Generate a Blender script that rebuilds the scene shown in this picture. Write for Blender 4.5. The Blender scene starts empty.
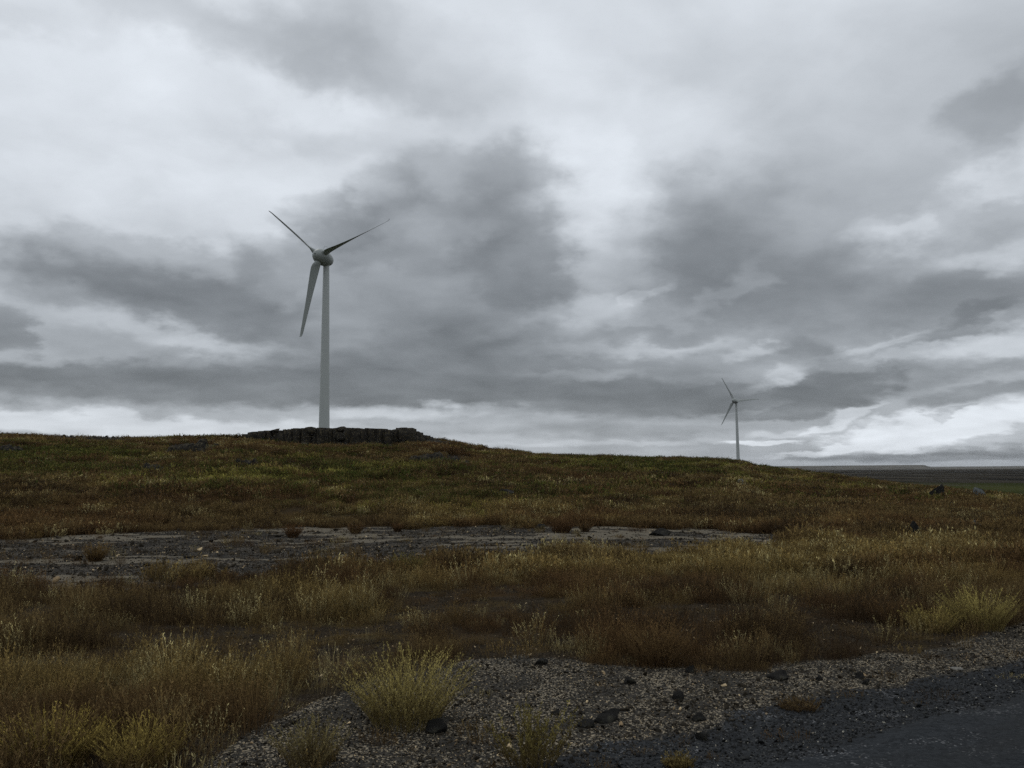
import bpy, math, random
import numpy as np
from mathutils import Vector, Matrix
R = math.radians
random.seed(7)
rng = np.random.default_rng(7)
scene = bpy.context.scene
COL = scene.collection

# ------------------------------------------------------------------ camera
FPX = 858.0
PITCH = math.atan(87 / 858)
ROLL = R(0.5)
CAM = np.array([0.0, 0.0, 1.6])
fw = np.array([0, math.cos(PITCH), math.sin(PITCH)])
u0 = np.array([0, -math.sin(PITCH), math.cos(PITCH)])
r0 = np.array([1.0, 0, 0])
up = u0 * math.cos(ROLL) + r0 * math.sin(ROLL)
rt = r0 * math.cos(ROLL) - u0 * math.sin(ROLL)
cd = bpy.data.cameras.new('camera')
cd.sensor_width = 36.0
cd.lens = 36.0 * FPX / 1024
cd.clip_start = 0.05
cd.clip_end = 60000
cam = bpy.data.objects.new('camera', cd)
COL.objects.link(cam)
cam.matrix_world = Matrix(((rt[0], up[0], -fw[0], CAM[0]), (rt[1], up[1], -fw[1], CAM[1]), (rt[2], up[2], -fw[2], CAM[2]), (0, 0, 0, 1)))
scene.camera = cam
scene.view_settings.view_transform = 'Standard'
scene.view_settings.look = 'None'
scene.view_settings.exposure = 0
scene.view_settings.gamma = 1
scene.view_settings.use_curve_mapping = False
scene.cycles.use_denoising = False
scene.cycles.max_bounces = 4
scene.cycles.diffuse_bounces = 2
scene.cycles.transparent_max_bounces = 8

def ray(px, py):
    d = fw + (px - 512) / FPX * rt - (py - 384) / FPX * up
    return d / d[1]

# ------------------------------------------------------------------ overcast sky
SUN_EL, SUN_AZ = R(52), R(-35)      # azimuth from +Y towards +X
world = bpy.data.worlds.new('World')
scene.world = world
world.use_nodes = True
nt = world.node_tree
nt.nodes.clear()
N = nt.nodes.new
L = nt.links.new

def math_node(op, a, b=None, c=None, clamp=False):
    n = N('ShaderNodeMath'); n.operation = op; n.use_clamp = clamp
    for i, v in enumerate((a, b, c)):
        if v is None: continue
        if isinstance(v, (int, float)): n.inputs[i].default_value = v
        else: L(v, n.inputs[i])
    return n.outputs[0]

def vmath(op, a, b=None, c=None):
    n = N('ShaderNodeVectorMath'); n.operation = op
    for i, v in enumerate((a, b, c)):
        if v is None: continue
        if isinstance(v, tuple): n.inputs[i].default_value = v
        else: L(v, n.inputs[i])
    return n.outputs['Value'] if op in ('LENGTH', 'DOT_PRODUCT') else n.outputs[0]

def maprange(v, a, b, c, d, smooth=False):
    n = N('ShaderNodeMapRange'); n.clamp = True
    if smooth: n.interpolation_type = 'SMOOTHSTEP'
    L(v, n.inputs[0])
    for i, x in enumerate((a, b, c, d)):
        n.inputs[i + 1].default_value = x
    return n.outputs[0]

def noise(vec, scale, detail, rough=0.55, lac=2.0, dist=0.0, col=False):
    n = N('ShaderNodeTexNoise'); n.inputs['Scale'].default_value = scale
    n.inputs['Detail'].default_value = detail; n.inputs['Roughness'].default_value = rough
    n.inputs['Lacunarity'].default_value = lac; n.inputs['Distortion'].default_value = dist
    L(vec, n.inputs['Vector'])
    return n.outputs['Color' if col else 'Fac']

tc = N('ShaderNodeTexCoord')
sep = N('ShaderNodeSeparateXYZ'); L(tc.outputs['Generated'], sep.inputs[0])
dx, dy, dz = sep.outputs
az = math_node('ARCTAN2', dx, dy)
el = math_node('ARCSINE', dz)
elc = math_node('MAXIMUM', dz, -0.02)
den = math_node('ADD', elc, 0.16)
comb = N('ShaderNodeCombineXYZ')                       # a flat cloud deck seen in perspective
L(math_node('DIVIDE', dx, den), comb.inputs[0]); L(math_node('DIVIDE', dy, den), comb.inputs[1])
deck = comb.outputs[0]
comb2 = N('ShaderNodeCombineXYZ'); L(az, comb2.inputs[0]); L(el, comb2.inputs[1])
ang = comb2.outputs[0]
den2 = math_node('ADD', elc, 0.42)
comb3 = N('ShaderNodeCombineXYZ')
L(math_node('DIVIDE', dx, den2), comb3.inputs[0]); L(math_node('DIVIDE', dy, den2), comb3.inputs[1])
deck2 = comb3.outputs[0]
# domain warp: rolls and ragged edges
w1 = vmath('SUBTRACT', noise(deck, 1.9, 5, 0.55, col=True), (0.5, 0.5, 0.5))
w2 = vmath('SUBTRACT', noise(deck2, 13, 5, 0.55, col=True), (0.5, 0.5, 0.5))
vs = maprange(el, 0.0, 0.35, 0.12, 0.85)
cw = N('ShaderNodeCombineXYZ'); cw.inputs[0].default_value = 1.0; L(vs, cw.inputs[1]); cw.inputs[2].default_value = 0
w1s = vmath('MULTIPLY', vmath('MULTIPLY', w1, (0.11, 0.11, 0)), cw.outputs[0])
w2s = vmath('MULTIPLY', vmath('MULTIPLY', w2, (0.085, 0.085, 0)), cw.outputs[0])
pos = vmath('ADD', vmath('ADD', ang, w1s), w2s)

def to_ang(px, py):
    d = ray(px, py); d = d / np.linalg.norm(d)
    return math.atan2(d[0], d[1]), math.asin(d[2])

# cloud masses: (px, py, radius x, radius y, tilt deg (+ = right end up), amount, softness)
BLOBS = [
 (430, 330, 420, 90, 0, -.05, .9), (850, 300, 320, 130, 0, -.035, .9), (60, 160, 160, 110, 0, .03, .9),
 # broad light and shade of the deck
 (140, 130, 260, 110, 0, .09, .9), (255, 195, 60, 40, 0, .07, .9), (20, 15, 90, 18, 0, -.08, .9), (180, 12, 150, 26, -6, -.09, .8),
 (400, 55, 110, 40, -10, -.12, .8), (300, 48, 110, 30, -8, -.06, .8), (300, 100, 45, 22, 0, .06, .8), (290, 130, 110, 16, 0, -.04, .8),
 (560, 100, 150, 50, -20, .05, .8), (650, 40, 200, 60, 0, .03, .8), (610, 215, 42, 65, 20, .13, .8), (585, 170, 50, 40, 0, .07, .8),
 (900, 60, 220, 90, 0, -.06, .9), (680, 130, 90, 40, -20, .06, .8),
 # big dark cumulus behind the near turbine
 (335, 215, 55, 30, 0, -.12, .35), (350, 240, 60, 26, 0, -.07, .5), (385, 195, 45, 34, 0, -.10, .5), (470, 182, 82, 44, 0, -.17, .5), (520, 190, 40, 40, 0, -.06, .5),
 (420, 235, 110, 40, 0, -.10, .5), (520, 265, 50, 40, 0, -.12, .45), (400, 290, 150, 50, 0, -.11, .7), (470, 320, 90, 40, 0, -.08, .7),
 (500, 345, 110, 30, 0, -.08, .7), (545, 285, 26, 40, 0, -.05, .5),
 # left dark bank: domed top, flat darker base
 (140, 262, 115, 34, 0, -.12, .35), (150, 292, 150, 30, -8, -.13, .6), (215, 312, 110, 26, -10, -.13, .5), (40, 282, 60, 24, 0, -.08, .6),
 (265, 265, 34, 30, 0, -.09, .6), (8, 332, 26, 20, 0, -.15, .4), (75, 330, 50, 16, -10, .03, .8), (170, 338, 70, 9, -10, .09, .8),
 (240, 352, 70, 10, 0, .05, .7), (50, 358, 60, 10, 0, .02, .7), (70, 350, 120, 25, 0, -.08, .8),
 # low dark shelf
 (230, 388, 330, 17, 0, -.25, .5), (300, 370, 130, 14, 0, -.14, .6), (430, 362, 150, 26, 0, -.13, .6), (560, 395, 190, 24, 0, -.16, .7),
 (40, 378, 110, 10, 0, -.10, .6), (400, 400, 100, 10, 0, -.08, .6),
 # bright slot above the horizon
 (100, 424, 240, 12, -2, .22, .4), (395, 412, 60, 9, 0, .20, .6), (520, 418, 60, 8, 0, .12, .8), (455, 408, 40, 5, 0, .10, .8),
 (500, 438, 60, 5, 0, .08, .8), (330, 423, 30, 7, 0, .06, .7),
 # right: dark diagonal masses and light lanes
 (700, 212, 85, 42, 15, -.12, .8), (672, 262, 90, 40, 0, -.08, .7), (790, 235, 130, 55, 10, -.10, .9), (760, 290, 120, 36, 0, -.08, .8),
 (1005, 105, 55, 38, 35, -.15, .6), (985, 178, 50, 14, 40, .10, .9), (1000, 195, 60, 18, 30, .05, .7), (1015, 165, 30, 22, 0, -.05, .7),
 (900, 232, 46, 14, 0, .12, .9), (912, 230, 14, 7, 0, .06, .9), (1000, 252, 60, 11, 5, .10, .9), (990, 215, 60, 20, 10, -.07, .7),
 (985, 295, 100, 28, 5, -.12, .7), (870, 300, 180, 36, 0, -.12, .8), (960, 325, 58, 9, 16, -.14, .6), (905, 343, 40, 6, 10, -.06, .5),
 (1000, 348, 70, 16, 8, .17, .6), (890, 352, 60, 12, 0, .06, .8), (985, 322, 26, 5, 10, .08, .6),
 (588, 312, 60, 16, 0, .12, .7), (645, 298, 22, 8, 30, .09, .6), (725, 294, 40, 10, 35, .11, .9), (650, 340, 55, 7, 0, -.08, .6),
 (600, 352, 80, 8, 0, .07, .7), (570, 378, 60, 6, 0, .11, .7), (500, 330, 40, 8, 20, .05, .7),
 (835, 362, 50, 18, -20, -.14, .5), (835, 390, 55, 18, 0, -.19, .45), (745, 398, 110, 13, 0, -.16, .5), (650, 400, 110, 16, 0, -.10, .6),
 (795, 412, 60, 6, 5, -.18, .35), (700, 362, 80, 10, 0, -.08, .6),
 (752, 388, 45, 5, 8, .15, .6), (792, 374, 24, 9, 30, .13, .9), (750, 352, 30, 5, 5, .12, .7), (890, 342, 60, 5, 8, .10, .7), (690, 352, 60, 5, 0, .05, .7),
 (935, 372, 110, 10, 0, -.13, .5), (985, 398, 60, 11, 0, -.15, .4), (905, 390, 60, 7, 0, -.06, .5),
 (930, 428, 110, 18, 10, .34, .35), (985, 430, 80, 16, 0, .10, .5), (850, 418, 45, 7, 20, .16, .4), (948, 411, 24, 3, 10, -.16, .4), (870, 436, 90, 6, 0, .10, .5),
 (760, 443, 40, 2.6, 0, .30, .5), (810, 430, 60, 4, 8, .12, .6), (840, 449, 70, 3, 6, .20, .5), (800, 440, 60, 4, 0, -.05, .5),
 (930, 457, 140, 5, 0, -.17, .4), (960, 452, 20, 4, 0, -.10, .4), (1010, 452, 26, 5, 0, -.08, .4), (850, 456, 60, 4, 0, -.10, .5),
 (640, 432, 90, 5, 0, -.07, .7), (600, 444, 130, 3, 0, .10, .7), (540, 425, 40, 5, 0, -.05, .7), (560, 405, 90, 4, 0, .04, .7),
]
val = maprange(el, 0.0, 0.5, 0.675, 0.85)
for bi, (px, py, rx, ry, tilt, amt, soft) in enumerate(BLOBS):
    if bi % 20 == 19: pos = vmath('MULTIPLY_ADD', val, (1e-7, 1e-7, 0), pos)      # evaluates the long sum in batches
    a, e = to_ang(px, py)
    a2, _ = to_ang(px + rx, py); _, e2 = to_ang(px, py - ry)
    m = N('ShaderNodeMapping'); m.vector_type = 'TEXTURE'
    L(pos, m.inputs['Vector'])
    m.inputs['Location'].default_value = (a, e, 0)
    m.inputs['Rotation'].default_value = (0, 0, R(tilt))
    m.inputs['Scale'].default_value = (abs(a2 - a), abs(e2 - e), 1)
    amt *= .74
    d = vmath('LENGTH', m.outputs[0])
    g = maprange(d, 1 - soft * .7, 1 + soft * .9, amt, 0.0, True)
    val = math_node('ADD', val, g)
# billow detail: ridged puffs plus fine wisps
n1 = noise(deck, 2.6, 6, 0.52, dist=0.25)
n2 = noise(vmath('ADD', deck2, vmath('MULTIPLY', w2, (0.12, 0.12, 0))), 7.0, 5, 0.52)
det = math_node('ADD', math_node('MULTIPLY', math_node('SUBTRACT', n1, 0.5), 0.19),
                math_node('MULTIPLY', math_node('SUBTRACT', n2, 0.5), 0.10))
# keep the display value in the range of a real overcast deck, then linearise
val = math_node('SMOOTH_MAX', val, 0.47, 0.12)
val = math_node('SMOOTH_MIN', val, 0.925, 0.12)
val = math_node('ADD', val, det)
lin = math_node('POWER', val, 2.2)
ramp = N('ShaderNodeMix'); ramp.data_type = 'RGBA'
L(maprange(val, 0.45, 0.85, 0, 1), ramp.inputs[0])
ramp.inputs[6].default_value = (0.912, 0.991, 1.070, 1)
ramp.inputs[7].default_value = (0.932, 0.992, 1.062, 1)
cloud = N('ShaderNodeVectorMath'); cloud.operation = 'SCALE'
L(ramp.outputs[2], cloud.inputs[0]); L(math_node('MULTIPLY', lin, 10.0), cloud.inputs['Scale'])
sky = N('ShaderNodeTexSky'); sky.sky_type = 'NISHITA'; sky.sun_disc = False
sky.sun_elevation = SUN_EL; sky.sun_rotation = SUN_AZ
mx = N('ShaderNodeMix'); mx.data_type = 'RGBA'; mx.inputs[0].default_value = 0.97
L(sky.outputs[0], mx.inputs[6]); L(cloud.outputs[0], mx.inputs[7])
bg = N('ShaderNodeBackground'); bg.inputs['Strength'].default_value = 0.1
L(mx.outputs[2], bg.inputs['Color'])
wo = N('ShaderNodeOutputWorld'); L(bg.outputs[0], wo.inputs[0])

# ------------------------------------------------------------------ sun behind the cloud
sl = bpy.data.lights.new('sun', 'SUN'); sl.energy = 0.5; sl.angle = R(25); sl.color = (1, 0.97, 0.93)
so = bpy.data.objects.new('sun', sl); COL.objects.link(so)
sd = Vector((math.sin(SUN_AZ) * math.cos(SUN_EL), math.cos(SUN_AZ) * math.cos(SUN_EL), math.sin(SUN_EL)))
so.rotation_euler = sd.to_track_quat('Z', 'Y').to_euler()
#SKYONLY

# ------------------------------------------------------------------ noise in numpy
def _h(ix, iy, s):
    h = (ix.astype(np.int64) * 374761393 + iy.astype(np.int64) * 668265263 + s * 974634777) & 0xffffffff
    h = ((h ^ (h >> 13)) * 1274126177) & 0xffffffff
    h = ((h ^ (h >> 16)) * 2246822519) & 0xffffffff
    return ((h ^ (h >> 15)) & 0xffff) / 65535.0
def vnoise(x, y, s=0):
    ix = np.floor(x); iy = np.floor(y); fx = x - ix; fy = y - iy
    fx = fx * fx * (3 - 2 * fx); fy = fy * fy * (3 - 2 * fy)
    a = _h(ix, iy, s); b = _h(ix + 1, iy, s); c = _h(ix, iy + 1, s); d = _h(ix + 1, iy + 1, s)
    return (a * (1 - fx) + b * fx) * (1 - fy) + (c * (1 - fx) + d * fx) * fy
def fbm(x, y, s=0, o=4, g=0.5):
    v = 0; a = 1; t = 0
    for i in range(o):
        v = v + a * vnoise(x * 2**i + 17.3 * i, y * 2**i - 9.1 * i, s + i); t += a; a *= g
    return v / t
def sstep(a, b, x):
    t = np.clip((x - a) / (b - a), 0, 1); return t * t * (3 - 2 * t)

# ------------------------------------------------------------------ terrain
# bearing (as picture column for reference), crest distance, crest height seen, ground level beyond
TAB = np.array([
 (-500, 80, 431, 2.7), (-150, 80, 432, 2.7), (0, 76, 435.5, 2.7), (60, 76, 438.5, 2.7), (140, 75, 440, 2.7), (215, 73, 439, 2.7), (236, 71, 437.5, 2.7), (250, 69, 440, 2.7),
 (268, 66, 444.5, 2.7), (300, 66, 448, 2.7), (395, 66, 448, 2.7), (414, 68, 445, 2.7), (425, 74, 437, 2.7), (438, 74, 440, 2.7), (450, 75, 445, 2.7), (480, 76, 449.5, 2.6), (520, 80, 455.5, 2.2),
 (600, 85, 457.5, 0), (650, 90, 459, -1), (700, 95, 460, -2.5), (735, 98, 463, -3.5), (770, 95, 470, -4),
 (830, 80, 477, -4), (870, 74, 482, -4), (935, 66, 490.5, -4.4), (1024, 60, 501, -4.4), (1500, 60, 511, -4.4)])
azt = np.array([math.atan((p - 512) / FPX / math.cos(PITCH)) for p in TAB[:, 0]])
zcr = np.array([CAM[2] + ray(p, v)[2] * d for p, d, v, _ in TAB])
def tabi(a, col):
    o = 0
    for k in (-.02, -.01, 0, .01, .02): o = o + np.interp(a + k, azt, col)
    return o / 5
SA, CA = math.sin(math.atan2(2.0, 3.2)), math.cos(math.atan2(2.0, 3.2))
def road_d(x, y):           # signed distance to the road edge, + = on the road
    return (x - 0.74) * SA - (y - 4.6) * CA + 0.12 * (vnoise(x * .9, y * .9, 5) - .5)
def height(x, y):
    x = np.asarray(x, float); y = np.asarray(y, float)
    a = np.arctan2(x, y); r = np.maximum(np.hypot(x, y), 1e-3); d = r * np.cos(np.clip(a, -.9, .9))
    rc = tabi(a, TAB[:, 1]); zc = tabi(a, zcr); zp = tabi(a, TAB[:, 3])
    t = np.clip((d - 24) / (rc - 24), 0, 1)
    s = t * (0.35 + 0.65 * sstep(0, .5, t)) + 0.0
    s = t + 0.10 * np.sin(t * math.pi) * (zc > 2)
    s = s * sstep(0, .12, t)
    z = zc * s
    beyond = d > rc
    k = np.exp(-((np.maximum(d - rc, 0)) / 45.0) ** 1.3)
    z = np.where(beyond, zp + (zc - zp) * k, z)
    # far plateaus
    z = z + sstep(2600, 3600, d) * (13.0 * (1 - sstep(.445, .452, a)) + 3.2) + sstep(6000, 8500, d) * (8.0 + 8 * sstep(.50, .66, a) + 3 * fbm(a * 12, a * 0, 9))
    # lumps: hummocks on the slope, small unevenness near the road
    onslope = sstep(18, 45, d) * (1 - sstep(95, 140, d))
    z = z + onslope * (0.85 * (fbm(x / 7, y / 7, 1) - .5) + .42 * (fbm(x / 2.2, y / 2.2, 3) - .5)) * (0.45 + 0.55 * (1 - sstep(0.8, 1.0, d / rc)))
    near = 1 - sstep(22, 40, d)
    z = z + near * 0.10 * (fbm(x / 2.4, y / 2.4, 11) - .5) * sstep(-.1, -.6, road_d(x, y)) + 0.03 * (fbm(x / .5, y / .5, 12) - .5) * near
    # road: slightly raised and smooth
    rd = road_d(x, y)
    z = z + near * (.06 * sstep(-.5, .6, rd))
    z = z + sstep(150, 600, d) * (1 - sstep(2500, 3000, d)) * 1.2 * (fbm(x / 150, y / 90, 21) - .5)
    return z
def on_ground(px, py):
    """walk along the sight line until it meets the terrain"""
    d = ray(px, py)
    ys = np.geomspace(2, 3000, 6000)
    P = CAM[None] + d[None] * ys[:, None]
    h = height(P[:, 0], P[:, 1])
    i = np.argmax(P[:, 2] < h)
    if P[i, 2] >= h[i]: i = 3000
    return P[i, 0], P[i, 1], float(h[i])
def gpx(x, y, z):           # where a ground point is seen (used for the vegetation zones, in bearing / drop)
    d0 = x; d1 = y; d2 = z - CAM[2]
    w = np.maximum(d1 * fw[1] + d2 * fw[2], .05)
    return 512 + FPX * (d0 * rt[0] + d1 * rt[1] + d2 * rt[2]) / w, 384 - FPX * (d0 * up[0] + d1 * up[1] + d2 * up[2]) / w

# grassy/bare zones worked out on the ground, in metres
def zones(x, y):
    d = y; a = np.arctan2(x, np.maximum(y, .01)); t = np.tan(np.clip(a, -1.4, 1.4))
    rd = road_d(x, y)
    wob = (fbm(x / 1.3, y / 1.3, 31) - .5); wob2 = fbm(x / .45, y / .45, 33) - .5
    # verge gravel: between road edge and a line rising to the right
    ex = np.array([-6, -2.4, -1.8, -1.55, -1.1, -.45, .0, .72, 1.9, 2.9, 3.9, 4.9, 8.5, 30]); ey = np.array([1.0, 3.0, 4.4, 5.9, 6.8, 7.4, 7.6, 7.3, 7.0, 7.3, 7.9, 8.75, 11.6, 27])
    vg = np.interp(x, ex, ey) - y + .9 * wob + .3 * wob2
    verge = sstep(-.15, .25, vg)
    road = sstep(-.78, -.38, rd + .45 * wob2)
    # old gravel track along the foot of the slope
    n0 = np.interp(t, [-1.2, -.6, -.5, -.3, -.14, 0, .16, .30, .36], [10.6, 11.8, 12.2, 12.9, 13.8, 14.7, 15.6, 16.2, 19.0])
    n1 = np.interp(t, [-1.2, -.6, -.5, -.3, -.14, 0, .16, .30, .36], [22, 22.5, 23.5, 25.2, 25.4, 25.4, 24.4, 22.8, 19.5])
    inn = np.minimum(y - n0, (n1 - y) * .8) + 1.9 * wob + 1.3 * wob2 + 1.5 * (fbm(x / 3.0, y / 2.0, 35) - .5)
    track = sstep(0, .5, inn) * (1 - sstep(.32, .35, t))
    sand = track * np.clip(sstep(.52, .60, .5 * fbm(x / 2.4, y / 1.6, 41) + .5 * fbm(x / .8, y / .35, 43) + .10 * sstep(1.2, 0.1, inn) + .07 * sstep(-.05, .25, t)), 0, 1)
    # bare dark patches in the near weeds, lower left
    bare = sstep(.53, .60, fbm(x / 1.1, y / 1.6, 51) + .10 * sstep(9.5, 6.5, y) * sstep(0, -1.5, x)) * (1 - sstep(11, 13, y))
    return verge, road, track, sand, bare
def tints(x, y):
    """vegetation colour classes: green, yellow, rust (0..1)"""
    z = height(x, y); u, v = gpx(x, y, z)
    d = np.hypot(x, y)
    def blob(cu, cv, ru, rv): return np.exp(-(((u - cu) / ru) ** 2 + ((v - cv) / rv) ** 2))
    f = fbm(x / 5.5, y / 4.0, 61); f2 = fbm(x / 1.3, y / 1.1, 63); f3 = fbm(x / 9, y / 7, 65)
    g = 1.0 * blob(60, 462, 130, 17) + .9 * blob(640, 467, 95, 8) + .5 * blob(350, 480, 130, 22) + .4 * blob(800, 472, 120, 9) + .45 * blob(480, 500, 110, 10) + .35 * blob(200, 480, 90, 14)
    g = g + .30 * blob(330, 462, 330, 22) + .18 * blob(820, 490, 260, 18)
    g = np.where(d < 130, g, 0)
    green = np.clip(g * 1.1 + (f - .52) * 2.2 * sstep(30, 45, d) * (.35 + g), 0, 1)
    yel = sstep(.50, .68, f2 * .6 + f3 * .4 + .12 * blob(380, 512, 300, 9) + .10 * blob(150, 485, 200, 7) + .05 * sstep(30, 16, d) - .03 + .16 * sstep(28, 40, d) * (fbm(x / 5, y / 7, 69) - .40))
    rust = sstep(.42, .62, fbm(x / 3.5, y / 2.5, 67))
    return green, yel, rust

def mesh_from(name, V, Fq, mat=None, smooth=True):
    me = bpy.data.meshes.new(name)
    V = np.asarray(V, np.float32); Fq = np.asarray(Fq, np.int32)
    me.vertices.add(len(V)); me.vertices.foreach_set('co', V.ravel())
    k = Fq.shape[1]
    me.loops.add(Fq.size); me.loops.foreach_set('vertex_index', Fq.ravel())
    me.polygons.add(len(Fq)); me.polygons.foreach_set('loop_start', np.arange(0, Fq.size, k, dtype=np.int32))
    me.update(); me.validate()
    if smooth: me.polygons.foreach_set('use_smooth', np.ones(len(me.polygons), bool))
    if mat: me.materials.append(mat)
    return me
def fattr(me, name, arr, typ='FLOAT', dom='POINT'):
    a = me.attributes.new(name, typ, dom)
    arr = np.asarray(arr, np.float32)
    a.data.foreach_set({'FLOAT': 'value', 'FLOAT_VECTOR': 'vector', 'FLOAT_COLOR': 'color'}[typ], arr.ravel())
def link(name, me, parent=None, loc=None, **tags):
    o = bpy.data.objects.new(name, me); COL.objects.link(o)
    if parent: o.parent = parent
    if loc is not None: o.location = loc
    for k, v in tags.items(): o[k] = v
    return o

# ------------------------------------------------------------------ materials
class Mat:
    def __init__(s, name):
        s.m = bpy.data.materials.new(name); s.m.use_nodes = True
        s.t = s.m.node_tree; s.t.nodes.clear()
        s.out = s.t.nodes.new('ShaderNodeOutputMaterial')
    def n(s, typ, **kw):
        n = s.t.nodes.new('ShaderNode' + typ)
        for k, v in kw.items():
            if k.startswith('i_'):
                key = k[2:]; key = int(key) if key.isdigit() else key.replace('_', ' ')
                sock = n.inputs[key]
                if hasattr(v, 'links'): s.t.links.new(v, sock)
                else: sock.default_value = v
            else: setattr(n, k, v)
        return n
    def l(s, a, b): s.t.links.new(a, b)
    def mix(s, f, a, b, bt='MIX'):
        n = s.t.nodes.new('ShaderNodeMix'); n.data_type = 'RGBA'; n.blend_type = bt; n.clamp_factor = True
        for sock, v in ((n.inputs[0], f), (n.inputs[6], a), (n.inputs[7], b)):
            if hasattr(v, 'links'): s.l(v, sock)
            else: sock.default_value = v if not isinstance(v, tuple) or len(v) == 4 else (*v, 1)
        return n.outputs[2]
    def math(s, op, a, b=0.0, clamp=False):
        n = s.t.nodes.new('ShaderNodeMath'); n.operation = op; n.use_clamp = clamp
        for i, v in enumerate((a, b)):
            if hasattr(v, 'links'): s.l(v, n.inputs[i])
            else: n.inputs[i].default_value = v
        return n.outputs[0]
    def rng(s, v, a, b, c=0., d=1.):
        n = s.t.nodes.new('ShaderNodeMapRange'); s.l(v, n.inputs[0])
        for i, x in enumerate((a, b, c, d)): n.inputs[i + 1].default_value = x
        return n.outputs[0]
    def noise(s, vec, scale, detail=4, rough=.55, out='Fac'):
        n = s.t.nodes.new('ShaderNodeTexNoise'); s.l(vec, n.inputs['Vector'])
        n.inputs['Scale'].default_value = scale; n.inputs['Detail'].default_value = detail; n.inputs['Roughness'].default_value = rough
        return n.outputs[out]
    def vor(s, vec, scale, out='Color', feature='F1', rand=1.0):
        n = s.t.nodes.new('ShaderNodeTexVoronoi'); s.l(vec, n.inputs['Vector']); n.feature = feature
        n.inputs['Scale'].default_value = scale; n.inputs['Randomness'].default_value = rand
        return n.outputs[out]
    def attr(s, name, typ='GEOMETRY', out='Fac'):
        n = s.t.nodes.new('ShaderNodeAttribute'); n.attribute_name = name; n.attribute_type = typ
        return n.outputs[out]
    def bsdf(s, col, rough=.8, spec=.3, normal=None):
        b = s.t.nodes.new('ShaderNodeBsdfPrincipled')
        if hasattr(col, 'links'): s.l(col, b.inputs['Base Color'])
        else: b.inputs['Base Color'].default_value = (*col, 1)
        if hasattr(rough, 'links'): s.l(rough, b.inputs['Roughness'])
        else: b.inputs['Roughness'].default_value = rough
        b.inputs['Specular IOR Level'].default_value = spec
        if normal is not None: s.l(normal, b.inputs['Normal'])
        s.l(b.outputs[0], s.out.inputs[0])
        return b
    def bump(s, h, strength=.5, dist=.02):
        b = s.t.nodes.new('ShaderNodeBump'); s.l(h, b.inputs['Height'])
        b.inputs['Strength'].default_value = strength; b.inputs['Distance'].default_value = dist
        return b.outputs[0]

def gravel_color(M, P, dark, mid, pale, pale_amt):
    """loose stones of two sizes, mostly dark basalt with pale pumice chips"""
    c1 = M.vor(P, 38); c2 = M.vor(P, 85)
    s1 = M.n('SeparateColor', i_0=c1); s2 = M.n('SeparateColor', i_0=c2)
    base = M.mix(s1.outputs[0], dark, mid)
    base = M.mix(M.math('MULTIPLY', s2.outputs[0], .5), base, mid)
    big = M.noise(P, 2.2, 4, .6)
    thr = M.math('ADD', s2.outputs[1], M.math('MULTIPLY', M.math('SUBTRACT', big, .5), 1.1))
    f = M.rng(thr, 1 - pale_amt, 1 - pale_amt + .12)
    return M.mix(f, base, pale), M.math('ADD', M.vor(P, 38, 'Distance'), M.math('MULTIPLY', M.vor(P, 85, 'Distance'), .5))

# ground
G = Mat('moor_ground')
P = G.n('NewGeometry').outputs['Position']
za = G.n('SeparateColor', i_0=G.attr('zone_a', out='Color')); zb = G.n('SeparateColor', i_0=G.attr('zone_b', out='Color'))
verge, road, track = za.outputs; green, yel, rust = zb.outputs
far = G.attr('far'); sand = G.attr('sand'); rocky = G.attr('rocky')
fine = G.noise(P, 9, 6, .7); med = G.noise(P, 1.1, 5, .6)
soil = G.mix(fine, (.016, .013, .010), (.050, .038, .026))
litter = G.mix(G.noise(P, 30, 5, .7), (.022, .014, .008), (.095, .062, .030))
veg = G.mix(G.rng(med, .35, .65), soil, litter)
vegc = G.mix(rust, (.080, .058, .032), (.072, .046, .027))
vegc = G.mix(yel, vegc, (.170, .130, .050))
vegc = G.mix(green, vegc, (.050, .060, .018))
veg2 = G.mix(G.rng(G.noise(P, 2.6, 7, .72), .34, .66), (.018, .013, .008), vegc)
veg = G.mix(.45, veg, veg2)
gcol, gh = gravel_color(G, P, (.022, .021, .019), (.060, .055, .047), (.29, .245, .175), .22)
rcol, rh = gravel_color(G, P, (.018, .019, .020), (.046, .048, .050), (.16, .16, .16), .03)
tcol, th = gravel_color(G, P, (.014, .0135, .013), (.056, .052, .046), (.21, .18, .14), .16)
tcol2 = G.mix(.72, tcol, (.030, .021, .012))
scol = G.mix(G.noise(P, 14, 6, .7), (.060, .052, .040), (.24, .21, .16))
tcol = G.mix(G.rng(G.math('ADD', sand, G.math('MULTIPLY', G.math('SUBTRACT', fine, .5), .9)), .4, .6), tcol, scol)
brk = G.math('MULTIPLY', G.math('SUBTRACT', G.noise(P, 6, 5, .7), .5), .9)
def sharp(v): return G.rng(G.math('ADD', v, brk), .4, .6)
veg = G.mix(G.math('MULTIPLY', G.rng(G.noise(P, 1.7, 5, .6), .38, .52), G.rng(far, 16, 13)), veg, tcol2)
c = G.mix(sharp(track), veg, tcol)
c = G.mix(sharp(verge), c, gcol)
c = G.mix(sharp(road), c, rcol)
c = G.mix(G.rng(G.math('ADD', rocky, G.math('MULTIPLY', brk, .6)), .45, .6), c, G.mix(G.noise(P, 3, 8, .75), (.012, .012, .012), (.075, .072, .068)))
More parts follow.
